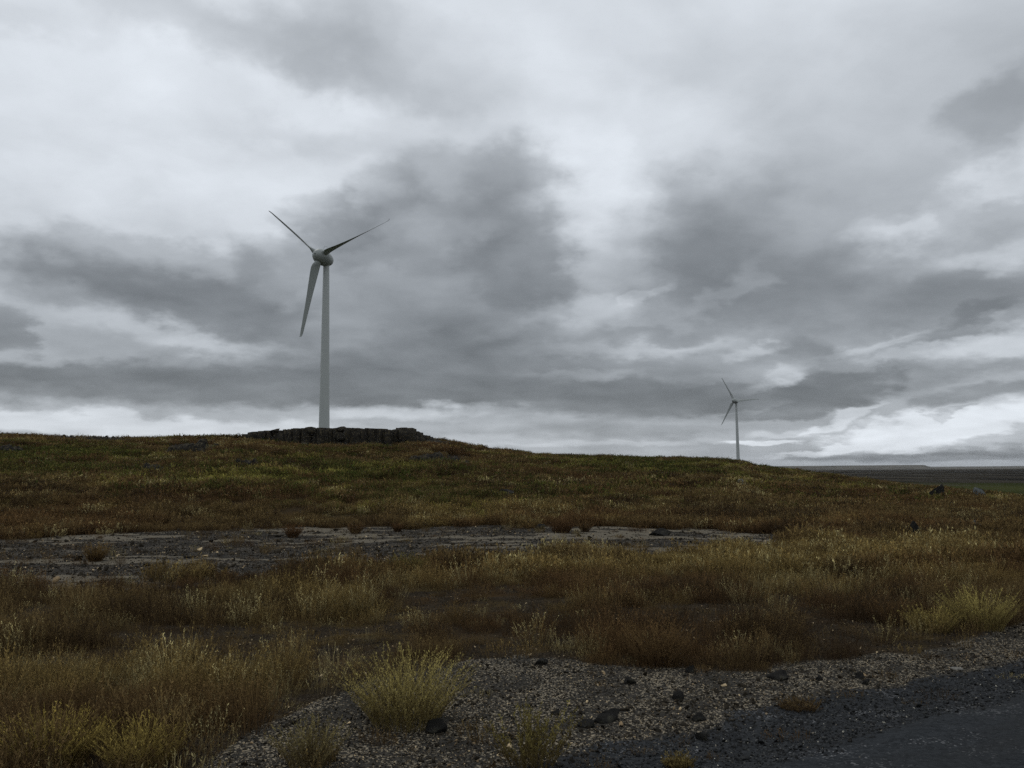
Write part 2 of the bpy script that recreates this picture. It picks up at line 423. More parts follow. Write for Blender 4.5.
# far country: green flat, then dark lava moor, then bare grey heath
fs = G.n('VectorMath', operation='MULTIPLY', i_0=P, i_1=(.004, .0016, 0)).outputs[0]
fn = G.noise(fs, 4, 7, .65)
lava = G.mix(G.rng(fn, .42, .58), (.018, .017, .015), (.052, .046, .036))
gf = G.mix(G.rng(fn, .35, .65), (.024, .028, .011), (.052, .056, .022))
heath = G.mix(G.rng(fn, .4, .6), (.085, .080, .070), (.15, .14, .12))
fc = G.mix(G.rng(G.math('ADD', far, G.math('MULTIPLY', G.math('SUBTRACT', fn, .5), 420)), 330, 380), gf, lava)
fc = G.mix(G.rng(far, 2300, 3200), fc, heath)
c = G.mix(G.rng(far, 105, 135), c, fc)
nearf = G.rng(far, 10, 45, 1, 0)
bh = G.math('ADD', G.math('MULTIPLY', gh, -1.0), fine)
nrm = G.bump(bh, .8, .02)
G.bsdf(c, 1.0, .0, nrm)

RD = Mat('road_gravel')
P = RD.n('NewGeometry').outputs['Position']
rc, rh = gravel_color(RD, P, (.013, .0145, .016), (.034, .037, .040), (.14, .14, .14), .03)
wear = RD.noise(RD.n('VectorMath', operation='MULTIPLY', i_0=RD.n('VectorRotate', i_Vector=P, i_Angle=-math.atan2(2, 3.2)).outputs[0], i_1=(.25, 1.6, 1)).outputs[0], 1.5, 4, .6)
rc = RD.mix(RD.rng(wear, .35, .7), rc, RD.mix(RD.noise(RD.n('NewGeometry').outputs['Position'], 60, 4, .8), (.012, .0125, .013), (.036, .037, .037)))
RD.bsdf(rc, .95, .05, RD.bump(RD.math('MULTIPLY', rh, -1.), .7, .012))

def rock_material(name, dark, light, lichen=None, amt=.12):
    M = Mat(name); P = M.n('TexCoord').outputs['Object']
    a = M.noise(P, 4, 8, .7); b = M.noise(P, 22, 6, .75)
    col = M.mix(M.rng(a, .3, .7), dark, light)
    col = M.mix(M.rng(b, .55, .7, 0, .6), col, tuple(x * .5 for x in dark))
    if lichen: col = M.mix(M.rng(M.noise(P, 7, 5, .65), 1 - amt - .34, 1 - amt - .28, 0, .8), col, lichen)
    M.bsdf(col, .97, .06, M.bump(M.math('ADD', a, b), .9, .06))
    return M.m
BASALT = rock_material('basalt', (.013, .0125, .0115), (.048, .045, .040), (.070, .066, .050), .10)
CLIFF = rock_material('columnar_basalt', (.010, .0095, .0085), (.050, .045, .038), (.085, .070, .042), .14)
GREYSTONE = rock_material('grey_stone', (.065, .072, .072), (.13, .135, .13), (.17, .17, .15), .1)
PALESTONE = rock_material('pale_stone', (.20, .19, .17), (.34, .32, .28))

def leaf_material(name, base=None, trans=.25):
    M = Mat(name)
    tint = M.attr('tint', 'INSTANCER', 'Color') if base is None else M.mix(0.0, base, base)
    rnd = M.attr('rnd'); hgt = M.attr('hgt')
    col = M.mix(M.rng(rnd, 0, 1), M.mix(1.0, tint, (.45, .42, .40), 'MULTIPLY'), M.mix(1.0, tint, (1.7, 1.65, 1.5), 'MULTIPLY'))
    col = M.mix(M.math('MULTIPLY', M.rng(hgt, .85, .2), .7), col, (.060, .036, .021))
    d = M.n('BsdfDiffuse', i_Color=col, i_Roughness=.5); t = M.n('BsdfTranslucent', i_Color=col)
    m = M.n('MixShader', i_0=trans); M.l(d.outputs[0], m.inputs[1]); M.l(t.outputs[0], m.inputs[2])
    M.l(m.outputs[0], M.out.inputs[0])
    return M.m
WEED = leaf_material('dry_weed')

# ------------------------------------------------------------------ ground mesh
rs = np.concatenate([[0.0], np.geomspace(1.2, 200, 620), np.geomspace(206, 14000, 150)])
th = np.concatenate([np.linspace(-math.pi, -.85, 40, endpoint=False), np.linspace(-.85, .85, 640, endpoint=False), np.linspace(.85, math.pi, 41)[:-1]])
nr, na = len(rs), len(th)
RR, TT = np.meshgrid(rs, th, indexing='ij')
X = RR * np.sin(TT); Y = RR * np.cos(TT); Z = height(X, Y)
V = np.stack([X, Y, Z], -1).reshape(-1, 3)
i, j = np.meshgrid(np.arange(nr - 1), np.arange(na), indexing='ij')
j2 = (j + 1) % na
Fq = np.stack([i * na + j, (i + 1) * na + j, (i + 1) * na + j2, i * na + j2], -1).reshape(-1, 4)[:, ::-1]
me = mesh_from('ground', V, Fq, G.m)
x, y = V[:, 0], V[:, 1]
vg_, rd_, tr_, sd_, ba_ = zones(x, y); gr_, ye_, ru_ = tints(x, y)
one = np.ones_like(x)
fattr(me, 'zone_a', np.stack([vg_, rd_, tr_, one], -1), 'FLOAT_COLOR')
fattr(me, 'zone_b', np.stack([gr_, ye_, ru_, one], -1), 'FLOAT_COLOR')
fattr(me, 'far', np.hypot(x, y)); fattr(me, 'sand', sd_)
def rocky_mask(x, y):
    z = height(x, y); u, v = gpx(x, y, z); d = np.hypot(x, y)
    m = 0
    for cu, cv, ru, rv, s in ((190, 447, 34, 6, 1), (100, 440, 60, 2.5, .9), (150, 470, 26, 8, .8), (440, 459, 40, 5, 1), (20, 452, 22, 4, .5), (510, 500, 30, 3, .5), (430, 476, 25, 3, .4), (745, 484, 18, 2, .0)):
        m = m + s * np.exp(-(((u - cu) / ru) ** 2 + ((v - cv) / rv) ** 2))
    return np.where((d > 26) & (d < 120), m * (.35 + 1.3 * fbm(x / 1.6, y / 2.5, 71)), 0)
ro_ = rocky_mask(x, y); fattr(me, 'rocky', ro_)
ground = link('ground', me, kind='structure')

# road sheet
ln = np.linspace(-14, 22, 500); wd = np.concatenate([np.linspace(0, .4, 12), np.linspace(.45, 6.2, 70)])
LL, WW = np.meshgrid(ln, wd, indexing='ij')
jag = .10 * (vnoise(LL * 3, LL * 0, 81) - .5) + .05 * (vnoise(LL * 14, LL * 0, 82) - .5)
RX = 0.74 + LL * CA + (WW + jag + .22) * SA; RY = 4.6 + LL * SA - (WW + jag + .22) * CA
RZ = height(RX, RY) + .004 + .018 * sstep(0, .25, WW) - .02 * np.exp(-((WW - 1.1) / .3) ** 2) + .012 * (fbm(RX * 3, RY * 3, 83) - .5) * sstep(0, .2, WW)
n0, n1 = LL.shape
i, j = np.meshgrid(np.arange(n0 - 1), np.arange(n1 - 1), indexing='ij')
Fq = np.stack([i * n1 + j, (i + 1) * n1 + j, (i + 1) * n1 + j + 1, i * n1 + j + 1], -1).reshape(-1, 4)[:, ::-1]
link('road', mesh_from('road', np.stack([RX, RY, RZ], -1).reshape(-1, 3), Fq, RD.m), kind='structure')

# ------------------------------------------------------------------ air: one closed box of thin haze
import bmesh
hb = bmesh.new(); bmesh.ops.create_cube(hb, size=1)
for q in hb.verts: q.co = Vector((q.co.x * 29000, q.co.y * 29000, -12 if q.co.z < 0 else 96))
hz = bpy.data.meshes.new('haze'); hb.to_mesh(hz); hb.free()
HZ = bpy.data.materials.new('haze_air'); HZ.use_nodes = True; HZ.node_tree.nodes.clear()
ho = HZ.node_tree.nodes.new('ShaderNodeOutputMaterial'); hv = HZ.node_tree.nodes.new('ShaderNodeVolumePrincipled')
hv.inputs['Color'].default_value = (.90, .94, 1.0, 1); hv.inputs['Density'].default_value = 2.5e-5
HZ.node_tree.links.new(hv.outputs[0], ho.inputs['Volume']); hz.materials.append(HZ)
link('haze', hz, kind='stuff')

# ------------------------------------------------------------------ rocks
def ico(sub):
    import bmesh
    bm = bmesh.new(); bmesh.ops.create_icosphere(bm, subdivisions=sub, radius=1)
    v = np.array([p.co[:] for p in bm.verts]); f = np.array([[q.index for q in p.verts] for p in bm.faces]); bm.free()
    return v, f
ICO = {s: ico(s) for s in (1, 2, 3, 4)}
CLEAR = []                    # where bare rock keeps the weeds away: x, y, radius across, reach in front
def rock_verts(seed, sub=3, size=(1, 1, 1), cuts=9, rough=.10):
    r = np.random.default_rng(seed); v, f = ICO[sub]; v = v.copy()
    for _ in range(cuts):                                   # flat broken faces
        n = r.normal(size=3); n /= np.linalg.norm(n); h = r.uniform(.36, .82)
        s = v @ n; v = v - np.maximum(s - h, 0)[:, None] * n
    k = (fbm(v[:, 0] * 2.3 + seed, v[:, 1] * 2.3 + v[:, 2] * 1.7, seed % 97) - .5) * rough * 2 + (fbm(v[:, 0] * 7 + seed, v[:, 1] * 7 + v[:, 2] * 5, seed % 91) - .5) * rough
    v = v * (1 + k[:, None])
    return v * np.array(size), f
def place_rock(name, px, py, wpx, hpx, label, cat, mat=BASALT, seed=1, depth_f=.8, rotz=0., tilt=(0, 0), cuts=15, sink=.32, group=None, lift=0.):
    """a stone that rests on the ground where the picture shows it; py is its foot"""
    gx, gy, gz = on_ground(px, py)
    w = wpx / FPX * gy; h = hpx / FPX * gy + lift
    if gy > 12: CLEAR.append((gx, gy, w * .62, .5 + gy * .035))
    v, f = rock_verts(seed, 4 if w > .35 else 3, (w / 2 * 1.3, w / 2 * depth_f * 1.1, h / 2 / (1 - sink) * 1.35), cuts, .16)
    me = mesh_from(name, v, f, mat, smooth=False)
    o = link(name, me, loc=(gx, gy + w / 2 * depth_f * .5, gz + h / 2 / (1 - sink) * (1 - 2 * sink) * .9), label=label, category=cat)
    o.rotation_euler = (tilt[0], tilt[1], rotz)
    if group: o['group'] = group
    return o

place_rock('boulder', 661, 536, 21, 9, 'long low dark boulder lying on pale gravel of the old track', 'rock', seed=11, tilt=(0, .18))
place_rock('boulder', 793, 529, 12, 7, 'small dark boulder at the right end of the old gravel track', 'rock', seed=12)
place_rock('boulder', 941, 498, 15, 11, 'dark angular boulder tilted on the skyline of grass beside the green flat', 'rock', seed=13, tilt=(0, .5), cuts=12, lift=.17)
place_rock('boulder', 982, 499, 12, 9, 'light grey rounded boulder right of the tilted dark boulder', 'rock', GREYSTONE, seed=14, lift=.17)
place_rock('boulder', 917, 538, 14, 8, 'blackish boulder sunk in rusty weeds below the tilted boulder', 'rock', seed=15, lift=.17)
place_rock('boulder', 977, 531, 12, 8, 'dull grey stone half hidden in weeds right of the blackish boulder', 'rock', GREYSTONE, seed=16, lift=.17)
place_rock('boulder', 743, 487, 15, 4, 'flat whitish stone low on the slope left of the far turbine foot', 'rock', PALESTONE, seed=17, sink=.3, lift=.12)
place_rock('boulder', 508, 495, 14, 4, 'flat dark stone on the open slope above the track', 'rock', seed=18, lift=.12)
place_rock('boulder', 528, 510, 10, 3, 'small flat dark stone on the slope just above the track edge', 'rock', seed=19, lift=.12)
place_rock('boulder', 540, 529, 11, 4, 'dark stone on the far edge of the track beside a rusty weed clump', 'rock', seed=20)
VG = 'dark stones on the gravel verge'
place_rock('stone', 629, 684, 15, 7, 'blocky dark stone alone on pale verge gravel near the grass edge', 'stone', seed=31, group=VG)
place_rock('stone', 588, 728, 18, 7, 'dark lump of rock at the left end of the wide stone ridge on the verge', 'stone', seed=32, group=VG)
place_rock('stone', 608, 722, 27, 10, 'largest dark broken rock in the middle of the gravel verge', 'stone', seed=33, group=VG)
place_rock('stone', 680, 700, 11, 7, 'dark stone upper right of the largest verge rock', 'stone', seed=34, group=VG)
place_rock('stone', 698, 722, 15, 9, 'pointed dark stone near the road edge of the verge', 'stone', seed=35, group=VG)
place_rock('stone', 780, 680, 22, 7, 'wide dark flat stone at the grass edge on the right of the verge', 'stone', seed=36, group=VG)
place_rock('stone', 692, 673, 10, 6, 'small dark stone under the overhanging weeds at the verge edge', 'stone', seed=37, group=VG)
place_rock('stone', 704, 741, 16, 9, 'dark stone at the foot of the road bank', 'stone', seed=38, group=VG)
place_rock('stone', 866, 685, 9, 6, 'dark stone on the right stretch of the verge beside pale chips', 'stone', seed=39, group=VG)
place_rock('stone', 820, 681, 9, 6, 'small black stone between the wide flat stone and the pale chips', 'stone', seed=40, group=VG)
place_rock('stone', 851, 743, 6, 4, 'single black stone lying loose on the road', 'stone', seed=41)
place_rock('stone', 958, 670, 11, 3, 'flat whitish stone on the verge close to the road edge', 'stone', PALESTONE, seed=42)
place_rock('stone', 433, 734, 22, 11, 'dark rock at the right foot of the yellow green bush', 'stone', seed=43)
place_rock('stone', 556, 715, 12, 5, 'low dark stone left of the largest verge rock', 'stone', seed=44, group=VG)
place_rock('stone', 540, 665, 14, 6, 'dark stone at the upper edge of the verge below the weeds', 'stone', seed=45, group=VG)
place_rock('stone', 862, 679, 10, 5, 'second dark stone beside pale chips on the right verge', 'stone', seed=46, group=VG)

def outcrop(name, px, py, wpx, hpx, n, label, seed, mat=CLIFF, flat=.8):
    """bedrock breaking through the turf: one mesh of wedged blocks"""
    r = np.random.default_rng(seed); gx, gy, gz = on_ground(px, py)
    W = wpx / FPX * gy; H = hpx / FPX * gy
    CLEAR.append((gx, gy, W * .52, 1.5 + H))
    VV, FF, o = [], [], 0
    for k in range(n):
        ox = ((k + r.uniform(0, 1)) / n - .5) * W; oy = r.uniform(-.3, 1.0) * max(W * .2, H * 2)
        s = r.uniform(.6, 1.5) * H * (1.25 - abs(ox) / W)
        v, f = rock_verts(seed * 100 + k, 2, (s * r.uniform(.7, 1.3), s * r.uniform(.5, .9), s * r.uniform(.7, 1.3)), 12, .2)
        tl = r.uniform(-.6, .6); v = np.stack([v[:, 0] * math.cos(tl) - v[:, 2] * math.sin(tl), v[:, 1], v[:, 0] * math.sin(tl) + v[:, 2] * math.cos(tl)], -1)
        a = r.uniform(0, 6.3); ca, sa = math.cos(a), math.sin(a)
        v = np.stack([v[:, 0] * ca - v[:, 1] * sa, v[:, 0] * sa + v[:, 1] * ca, v[:, 2]], -1)
        zz = height(np.array([gx + ox]), np.array([gy + oy]))[0] - gz
        VV.append(v + np.array([ox, oy, zz + .02])); FF.append(f + o); o += len(v)
    me = mesh_from(name, np.concatenate(VV), np.concatenate(FF), mat, smooth=False)
    return link(name, me, loc=(gx, gy, gz), label=label, category='rock outcrop')
outcrop('rock_outcrop', 192, 451, 46, 7, 70, 'broken dark rock band in the turf below the left skyline', 51)
outcrop('rock_outcrop', 152, 472, 28, 6, 34, 'scattered dark rocks low on the green left slope', 52)
outcrop('rock_outcrop', 438, 463, 62, 6, 70, 'dark rock step in the slope below the right end of the cliff', 53)
outcrop('rock_outcrop', 95, 442, 90, 3.6, 190, 'thin line of dark rocks along the left skyline', 54)
outcrop('rock_outcrop', 245, 466, 20, 5, 20, 'small cluster of dark rocks on the slope left of the cliff', 55)
outcrop('rock_outcrop', 6, 452, 24, 5, 24, 'dark rocks at the left edge of the green slope', 56)

# columnar cliff that hides the foot of the near turbine
def cliff():
    r = np.random.default_rng(99)
    D = 66.0
    pts = []                                            # front line of the cliff, left to right
    for px, dd in ((246, 3.5), (258, 1.6), (275, .6), (300, .2), (330, 0), (365, 0), (385, .4), (400, .9), (412, .8), (420, .6), (430, .3), (440, .2), (449, .4)):
        d = ray(px, 440); pts.append((d[0] * (D + dd), D + dd))
    pts = np.array(pts); seg = np.hypot(*np.diff(pts, axis=0).T); cum = np.concatenate([[0], np.cumsum(seg)]); T = cum[-1]
    top_rows = ((240, 437), (246, 434.5), (258, 431.5), (275, 430), (300, 428.8), (345, 428.4), (380, 429), (392, 430.5), (398, 429.0), (403, 427.6), (409, 428.2), (413, 430.5), (416, 433.5), (422, 435), (430, 439), (440, 442), (449, 446))
    VV, FF, o = [], [], 0
    s = 0
    def prism(cx, cy, z0, z1, rad, n, rot, taper=.94):
        nonlocal o
        a = rot + np.arange(n) * 2 * math.pi / n
        jx = 1 + r.uniform(-.12, .12, n)
        rows = []
        K = 5
        for k in range(K):
            t = k / (K - 1); q = rad * (1 - (1 - taper) * t) * (1 + r.uniform(-.05, .05))
            rows.append(np.stack([cx + np.cos(a) * q * jx + r.uniform(-.03, .03), cy + np.sin(a) * q * jx, np.full(n, z0 + (z1 - z0) * t) + (r.uniform(-.05, .05, n) if k == K - 1 else 0)], -1))
        v = np.concatenate(rows + [np.array([[cx, cy, z1 + r.uniform(.0, .05)]])])
        f = []
        for k in range(K - 1):
            for m in range(n):
                m2 = (m + 1) % n
                f += [(k * n + m, k * n + m2, (k + 1) * n + m2), (k * n + m, (k + 1) * n + m2, (k + 1) * n + m)]
        for m in range(n): f.append(((K - 1) * n + m, (K - 1) * n + (m + 1) % n, K * n))
        VV.append(v); FF.append(np.array(f) + o); o += len(v)
    for layer, (off, dens) in enumerate(((0, .42), (.5, .5), (1.2, .7), (2.2, .9), (3.4, 1.1))):
        s = r.uniform(0, .2)
        while s < T:
            x = np.interp(s, cum, pts[:, 0]); y = np.interp(s, cum, pts[:, 1]) + off + r.uniform(-.12, .12)
            px = 512 + FPX * x / y
            row = np.interp(px, [p for p, _ in top_rows], [q for _, q in top_rows]) + abs(r.normal(0, .6)) - (1.2 if r.random() < .02 else 0) + (3.0 if (layer == 0 and r.random() < .13) else 0)
            z1 = CAM[2] + ray(px, row)[2] * (D + .8) + (off * .005)
            z0 = float(height(np.array([x]), np.array([y]))[0]) - .5
            if layer == 0 and r.random() < .16 and z1 > z0 + .3:
                zz = z0 + .4
                while zz < z1 - .1:
                    hh = min(r.uniform(.3, .8), z1 - zz + .1); v, f = rock_verts(int(r.integers(1, 9999)), 2, (dens * r.uniform(.9, 1.7), .5, hh * .75), 14, .2)
                    VV.append(v + np.array([x, y - r.uniform(0, .25), zz + hh * .5])); FF.append(f + o); o += len(v); zz += hh
            elif z1 > z0 + .3: prism(x, y + r.normal(0, .16), z0, z1, dens * r.uniform(.4, 1.25) * (1.6 if r.random() < .12 else 1), r.integers(4, 8), r.uniform(0, 3), r.uniform(.8, .97))
            s += dens * r.uniform(.4, 1.1)
    # rubble at the foot and at the right end
    for k in range(90):
        q = r.random() ** .6 if r.random() < .4 else r.random()
        s = q * T; x = np.interp(s, cum, pts[:, 0]) + r.uniform(-.3, .6); y = np.interp(s, cum, pts[:, 1]) - r.uniform(.2, 1.2)
        sz = r.uniform(.12, .38) * (1.4 if q > .85 else 1)
        v, f = rock_verts(7000 + k, 2, (sz * 1.2, sz, sz * .8), 8, .12)
        VV.append(v + np.array([x, y, float(height(np.array([x]), np.array([y]))[0]) + sz * .15])); FF.append(f + o); o += len(v)
    for k in range(16):                                  # tumbled blocks stepping down to the right
        px = 404 + k * 2.8 + r.uniform(-1.5, 1.5); d = ray(px, 436); y = D + .5 + r.uniform(-1., 1.); x = d[0] * y
        row = 430 + k * 1.0 + r.uniform(-1, 1.2)
        zt = CAM[2] + ray(px, row)[2] * y; sz = r.uniform(.3, .55)
        v, f = rock_verts(8000 + k, 2, (sz * 1.1, sz, sz * 1.5), 10, .1)
        VV.append(v + np.array([x, y, zt - sz * 1.2])); FF.append(f + o); o += len(v)
    me = mesh_from('basalt_cliff', np.concatenate(VV), np.concatenate(FF), CLIFF, smooth=False)
    link('basalt_cliff', me, label='long low cliff of dark columnar basalt on the hill in front of the near turbine', category='cliff')
cliff()

# ------------------------------------------------------------------ weed tufts (sources for the scattered vegetation)
class Blades:
    def __init__(s): s.v = []; s.f = []; s.r = []; s.h = []; s.n = 0
    def add(s, v, f, r, h):
        s.v.append(v); s.f.append(np.asarray(f) + s.n); s.r.append(np.full(len(v), r)); s.h.append(h); s.n += len(v)
    def ribbon(s, p, width, r, hh, face):
        k = len(p); side = np.array([math.cos(face), math.sin(face), 0])
        w = width * np.linspace(1, .35, k)[:, None] / 2
        v = np.concatenate([p - side * w, p + side * w])
        f = [(i, i + 1, k + i + 1, k + i) for i in range(k - 1)]
        s.add(v, f, r, np.concatenate([hh, hh]))
    def fleck(s, c, d, L, w, r, h, g):
        side = np.cross(d, g.normal(size=3)); side /= np.linalg.norm(side) + 1e-6
        v = np.array([c, c + d * L * .5 + side * w / 2, c + d * L, c + d * L * .5 - side * w / 2])
        s.add(v, [(0, 1, 2, 3)], r, np.full(4, h))
    def mesh(s, name, mat):
        me = mesh_from(name, np.concatenate(s.v), np.concatenate(s.f), mat, smooth=False)
        fattr(me, 'rnd', np.concatenate(s.r)); fattr(me, 'hgt', np.concatenate(s.h))
        return me
def tuft(seed, stems, rad, hmin, hmax, lean, width, flecks, fl, seg=4, spread=.5, f0=.35):
    g = np.random.default_rng(seed); B = Blades()
    H = hmax
    for _ in range(stems):
        a = g.uniform(0, 6.283); q = rad * math.sqrt(g.random()); b = np.array([math.cos(a) * q, math.sin(a) * q, -.02])
        h = g.uniform(hmin, hmax) * (1 - .35 * (q / rad) ** 2)
        out = a + g.normal(0, .6); ln = lean * (q / rad) * h + g.normal(0, .10) * h
        t = np.linspace(0, 1, seg + 1)
        cur = t ** 1.5
        p = b[None] + np.stack([math.cos(out) * ln * cur, math.sin(out) * ln * cur, t * h], -1)
        p[:, :2] += g.normal(0, .012 * h / .3, (seg + 1, 2)) * t[:, None]
        r = g.random(); B.ribbon(p, width * g.uniform(.7, 1.3), r, p[:, 2] / H, g.uniform(0, 3.14))
        for k in range(flecks):
            tt = g.uniform(f0, 1.0); c = np.array([np.interp(tt, t, p[:, m]) for m in range(3)])
            d = np.array([g.normal(0, spread), g.normal(0, spread), g.uniform(.4, 1)]); d /= np.linalg.norm(d)
            B.fleck(c, d, fl * g.uniform(.6, 1.5), fl * g.uniform(.25, .5), min(1, max(0, r + g.normal(0, .3))), tt * h / H, g)
    return B
src = bpy.data.collections.new('weed_sources')
def addsrc(name, B):
    o = bpy.data.objects.new(name, B.mesh(name, WEED)); src.objects.link(o)
for k in range(4): addsrc('a_weed%d' % k, tuft(100 + k, 34, .15, .16, .36, .5, .0035, 7, .018))         # dock-like weeds with seed heads
for k in range(3): addsrc('b_grass%d' % k, tuft(120 + k, 60, .12, .10, .30, .7, .0035, 1, .015))          # dry grass
for k in range(3): addsrc('c_low%d' % k, tuft(140 + k, 60, .18, .03, .10, .6, .005, 3, .014, seg=2))      # low mat
for k in range(3): addsrc('d_far%d' % k, tuft(160 + k, 45, .34, .14, .34, .5, .011, 5, .05, seg=2, f0=.2))
for k in range(3): addsrc('e_heath%d' % k, tuft(180 + k, 70, .8, .10, .32, .4, .03, 3, .11, seg=2, f0=.1))

def scatter(name, P, rot, scl, tint, idx, coll, **tags):
    me = bpy.data.meshes.new(name); me.vertices.add(len(P)); me.vertices.foreach_set('co', np.asarray(P, np.float32).ravel()); me.update()
    fattr(me, 'rot', rot, 'FLOAT_VECTOR'); fattr(me, 'scl', scl, 'FLOAT_VECTOR')
    fattr(me, 'tint', np.concatenate([tint, np.ones((len(P), 1))], 1), 'FLOAT_COLOR')
    a = me.attributes.new('idx', 'INT', 'POINT'); a.data.foreach_set('value', np.asarray(idx, np.int32))
    o = link(name, me, **tags)
    t = bpy.data.node_groups.new(name, 'GeometryNodeTree')
    t.interface.new_socket('Geometry', in_out='INPUT', socket_type='NodeSocketGeometry')
    t.interface.new_socket('Geometry', in_out='OUTPUT', socket_type='NodeSocketGeometry')
    gi = t.nodes.new('NodeGroupInput'); go = t.nodes.new('NodeGroupOutput')
    ip = t.nodes.new('GeometryNodeInstanceOnPoints'); ci = t.nodes.new('GeometryNodeCollectionInfo')
    ci.inputs['Collection'].default_value = coll; ci.inputs['Separate Children'].default_value = True; ci.inputs['Reset Children'].default_value = True
    def na(nm, dt):
        n = t.nodes.new('GeometryNodeInputNamedAttribute'); n.data_type = dt; n.inputs[0].default_value = nm; return n.outputs[0]
    e2r = t.nodes.new('FunctionNodeEulerToRotation')
    t.links.new(na('rot', 'FLOAT_VECTOR'), e2r.inputs[0])
    t.links.new(gi.outputs[0], ip.inputs['Points']); t.links.new(ci.outputs[0], ip.inputs['Instance'])
    ip.inputs['Pick Instance'].default_value = True
    t.links.new(na('idx', 'INT'), ip.inputs['Instance Index']); t.links.new(e2r.outputs[0], ip.inputs['Rotation'])
    t.links.new(na('scl', 'FLOAT_VECTOR'), ip.inputs['Scale']); t.links.new(ip.outputs[0], go.inputs[0])
    m = o.modifiers.new('scatter', 'NODES'); m.node_group = t
    return o

def wedge(n, y0, y1, t=.78, pw=1.0):
    """random ground points in front of the camera, denser near"""
    u = rng.random(n)
    y = (y0 ** (2 - pw) + u * (y1 ** (2 - pw) - y0 ** (2 - pw))) ** (1 / (2 - pw))
    return rng.uniform(-t, t, n) * y, y
BROWN = np.array([.185, .135, .062]); RUST = np.array([.168, .106, .050]); OCHRE = np.array([.33, .25, .095]); STRAW = np.array([.50, .44, .23])
YELG = np.array([.37, .34, .09]); GREEN = np.array([.062, .088, .022]); DKBR = np.array([.066, .050, .030]); OLIVE = np.array([.150, .145, .045])
def veg_tint(x, y):
    g, ye, ru = tints(x, y); n = len(x)
    c = BROWN[None] * (1 - ru[:, None]) + RUST[None] * ru[:, None]
    pick = rng.random(n)
    c = np.where((pick < .08 + .5 * sstep(.54, .68, fbm(x / 3.5, y / 5, 68)))[:, None], DKBR[None], c)
    c = c * (1 - ye[:, None] * .75) + OCHRE[None] * ye[:, None] * .75
    gm = (rng.random(n) < g * .95)
    gc = np.where((rng.random(n) < .45)[:, None], OLIVE[None], GREEN[None])
    gc = gc * (1 - ye[:, None] * .7) + YELG[None] * ye[:, None] * .7
    c = np.where(gm[:, None], gc, c)
    hi = rng.random(n) < .03 + .16 * ye
    c = np.where((hi & ~gm)[:, None], STRAW[None], c)
    return c * rng.uniform(.7, 1.35, (n, 1))
PX, PR, PS, PT, PI = [], [], [], [], []
def emit(x, y, keep, s0, s1, base, cnt, dens_scale=None):
    k = rng.random(len(x)) < keep
    for (cx, cy, rx, ry) in CLEAR:
        u_ = (x - cx - (y - cy) * cx / cy) / rx; v_ = (y - cy) / np.where(y < cy, ry, max(rx, .3)); k &= (u_ * u_ + v_ * v_ > rng.uniform(.5, 1.1, len(x)))
    x, y = x[k], y[k]; n = len(x)
    z = height(x, y)
    PX.append(np.stack([x, y, z], -1))
    PR.append(np.stack([rng.normal(0, .12, n), rng.normal(0, .12, n), rng.uniform(0, 6.283, n)], -1))
    patch = .42 + .55 * sstep(.35, .68, fbm(x / 1.0, y / 1.0, 91, 3)) + .45 * fbm(x / 3.1, y / 3.1, 92)
    s = rng.uniform(s0, s1, n) * patch
    PS.append(np.stack([s, s, s * rng.uniform(.8, 1.25, n)], -1))
    PT.append(veg_tint(x, y)); PI.append(rng.integers(base, base + cnt, n))
def cover(x, y):
    v, r, t, s, b = zones(x, y)
    bare = np.maximum.reduce([v, r, t * .985])
    k = 1 - np.clip(bare * 1.05, 0, 1)
    gap = sstep(.38, .46, fbm(x / .9, y / .9, 97, 3)) * (y < 34) + (y >= 34)
    return np.clip(k * (1 - b * .9) * (1 - (1 - gap) * (.88 - .55 * sstep(-.5, 1.5, x))), 0, 1)
x, y = wedge(11000, 2.5, 14, .85); k = cover(x, y); emit(x, y, k * .95, .55, 1.15, 0, 4)
x, y = wedge(9000, 2.5, 14, .85); k = cover(x, y); emit(x, y, k, .5, 1.1, 4, 3)
x, y = wedge(9000, 2.5, 14, .85); k = cover(x, y); emit(x, y, np.clip(k + .02, 0, 1) * (road_d(x, y) < -.1), .6, 1.3, 7, 3)
x, y = wedge(34000, 13, 34, .74); k = cover(x, y); emit(x, y, k, .6, 1.15, 0, 4)
x, y = wedge(26000, 13, 34, .74); k = cover(x, y); emit(x, y, k, .6, 1.1, 10, 3)
x, y = wedge(3000, 13, 28, .74); k = zones(x, y)[2]; emit(x, y, k * .8 * sstep(.58, .68, fbm(x / .9, y / .9, 45)), .5, 1.0, 7, 3)
x, y = wedge(6000, 11, 27, .74); k = zones(x, y)[2]; emit(x, y, k * .9 * sstep(.60, .68, fbm(x / .8, y / .8, 47)), .4, .8, 0, 4)
x, y = wedge(60000, 30, 120, .70); k = cover(x, y) * (1 - np.clip(rocky_mask(x, y) * 1.3, 0, .95)); emit(x, y, k, .6, 1.1, 10, 3)
x, y = wedge(42000, 30, 125, .70); k = cover(x, y) * (1 - np.clip(rocky_mask(x, y) * 1.3, 0, 1)); emit(x, y, k, .45, .95, 13, 3)
scatter('moor_grass', np.concatenate(PX), np.concatenate(PR), np.concatenate(PS), np.concatenate(PT), np.concatenate(PI), src,
        kind='stuff', label='brown and ochre dry weeds and grass covering the moor', category='grass')

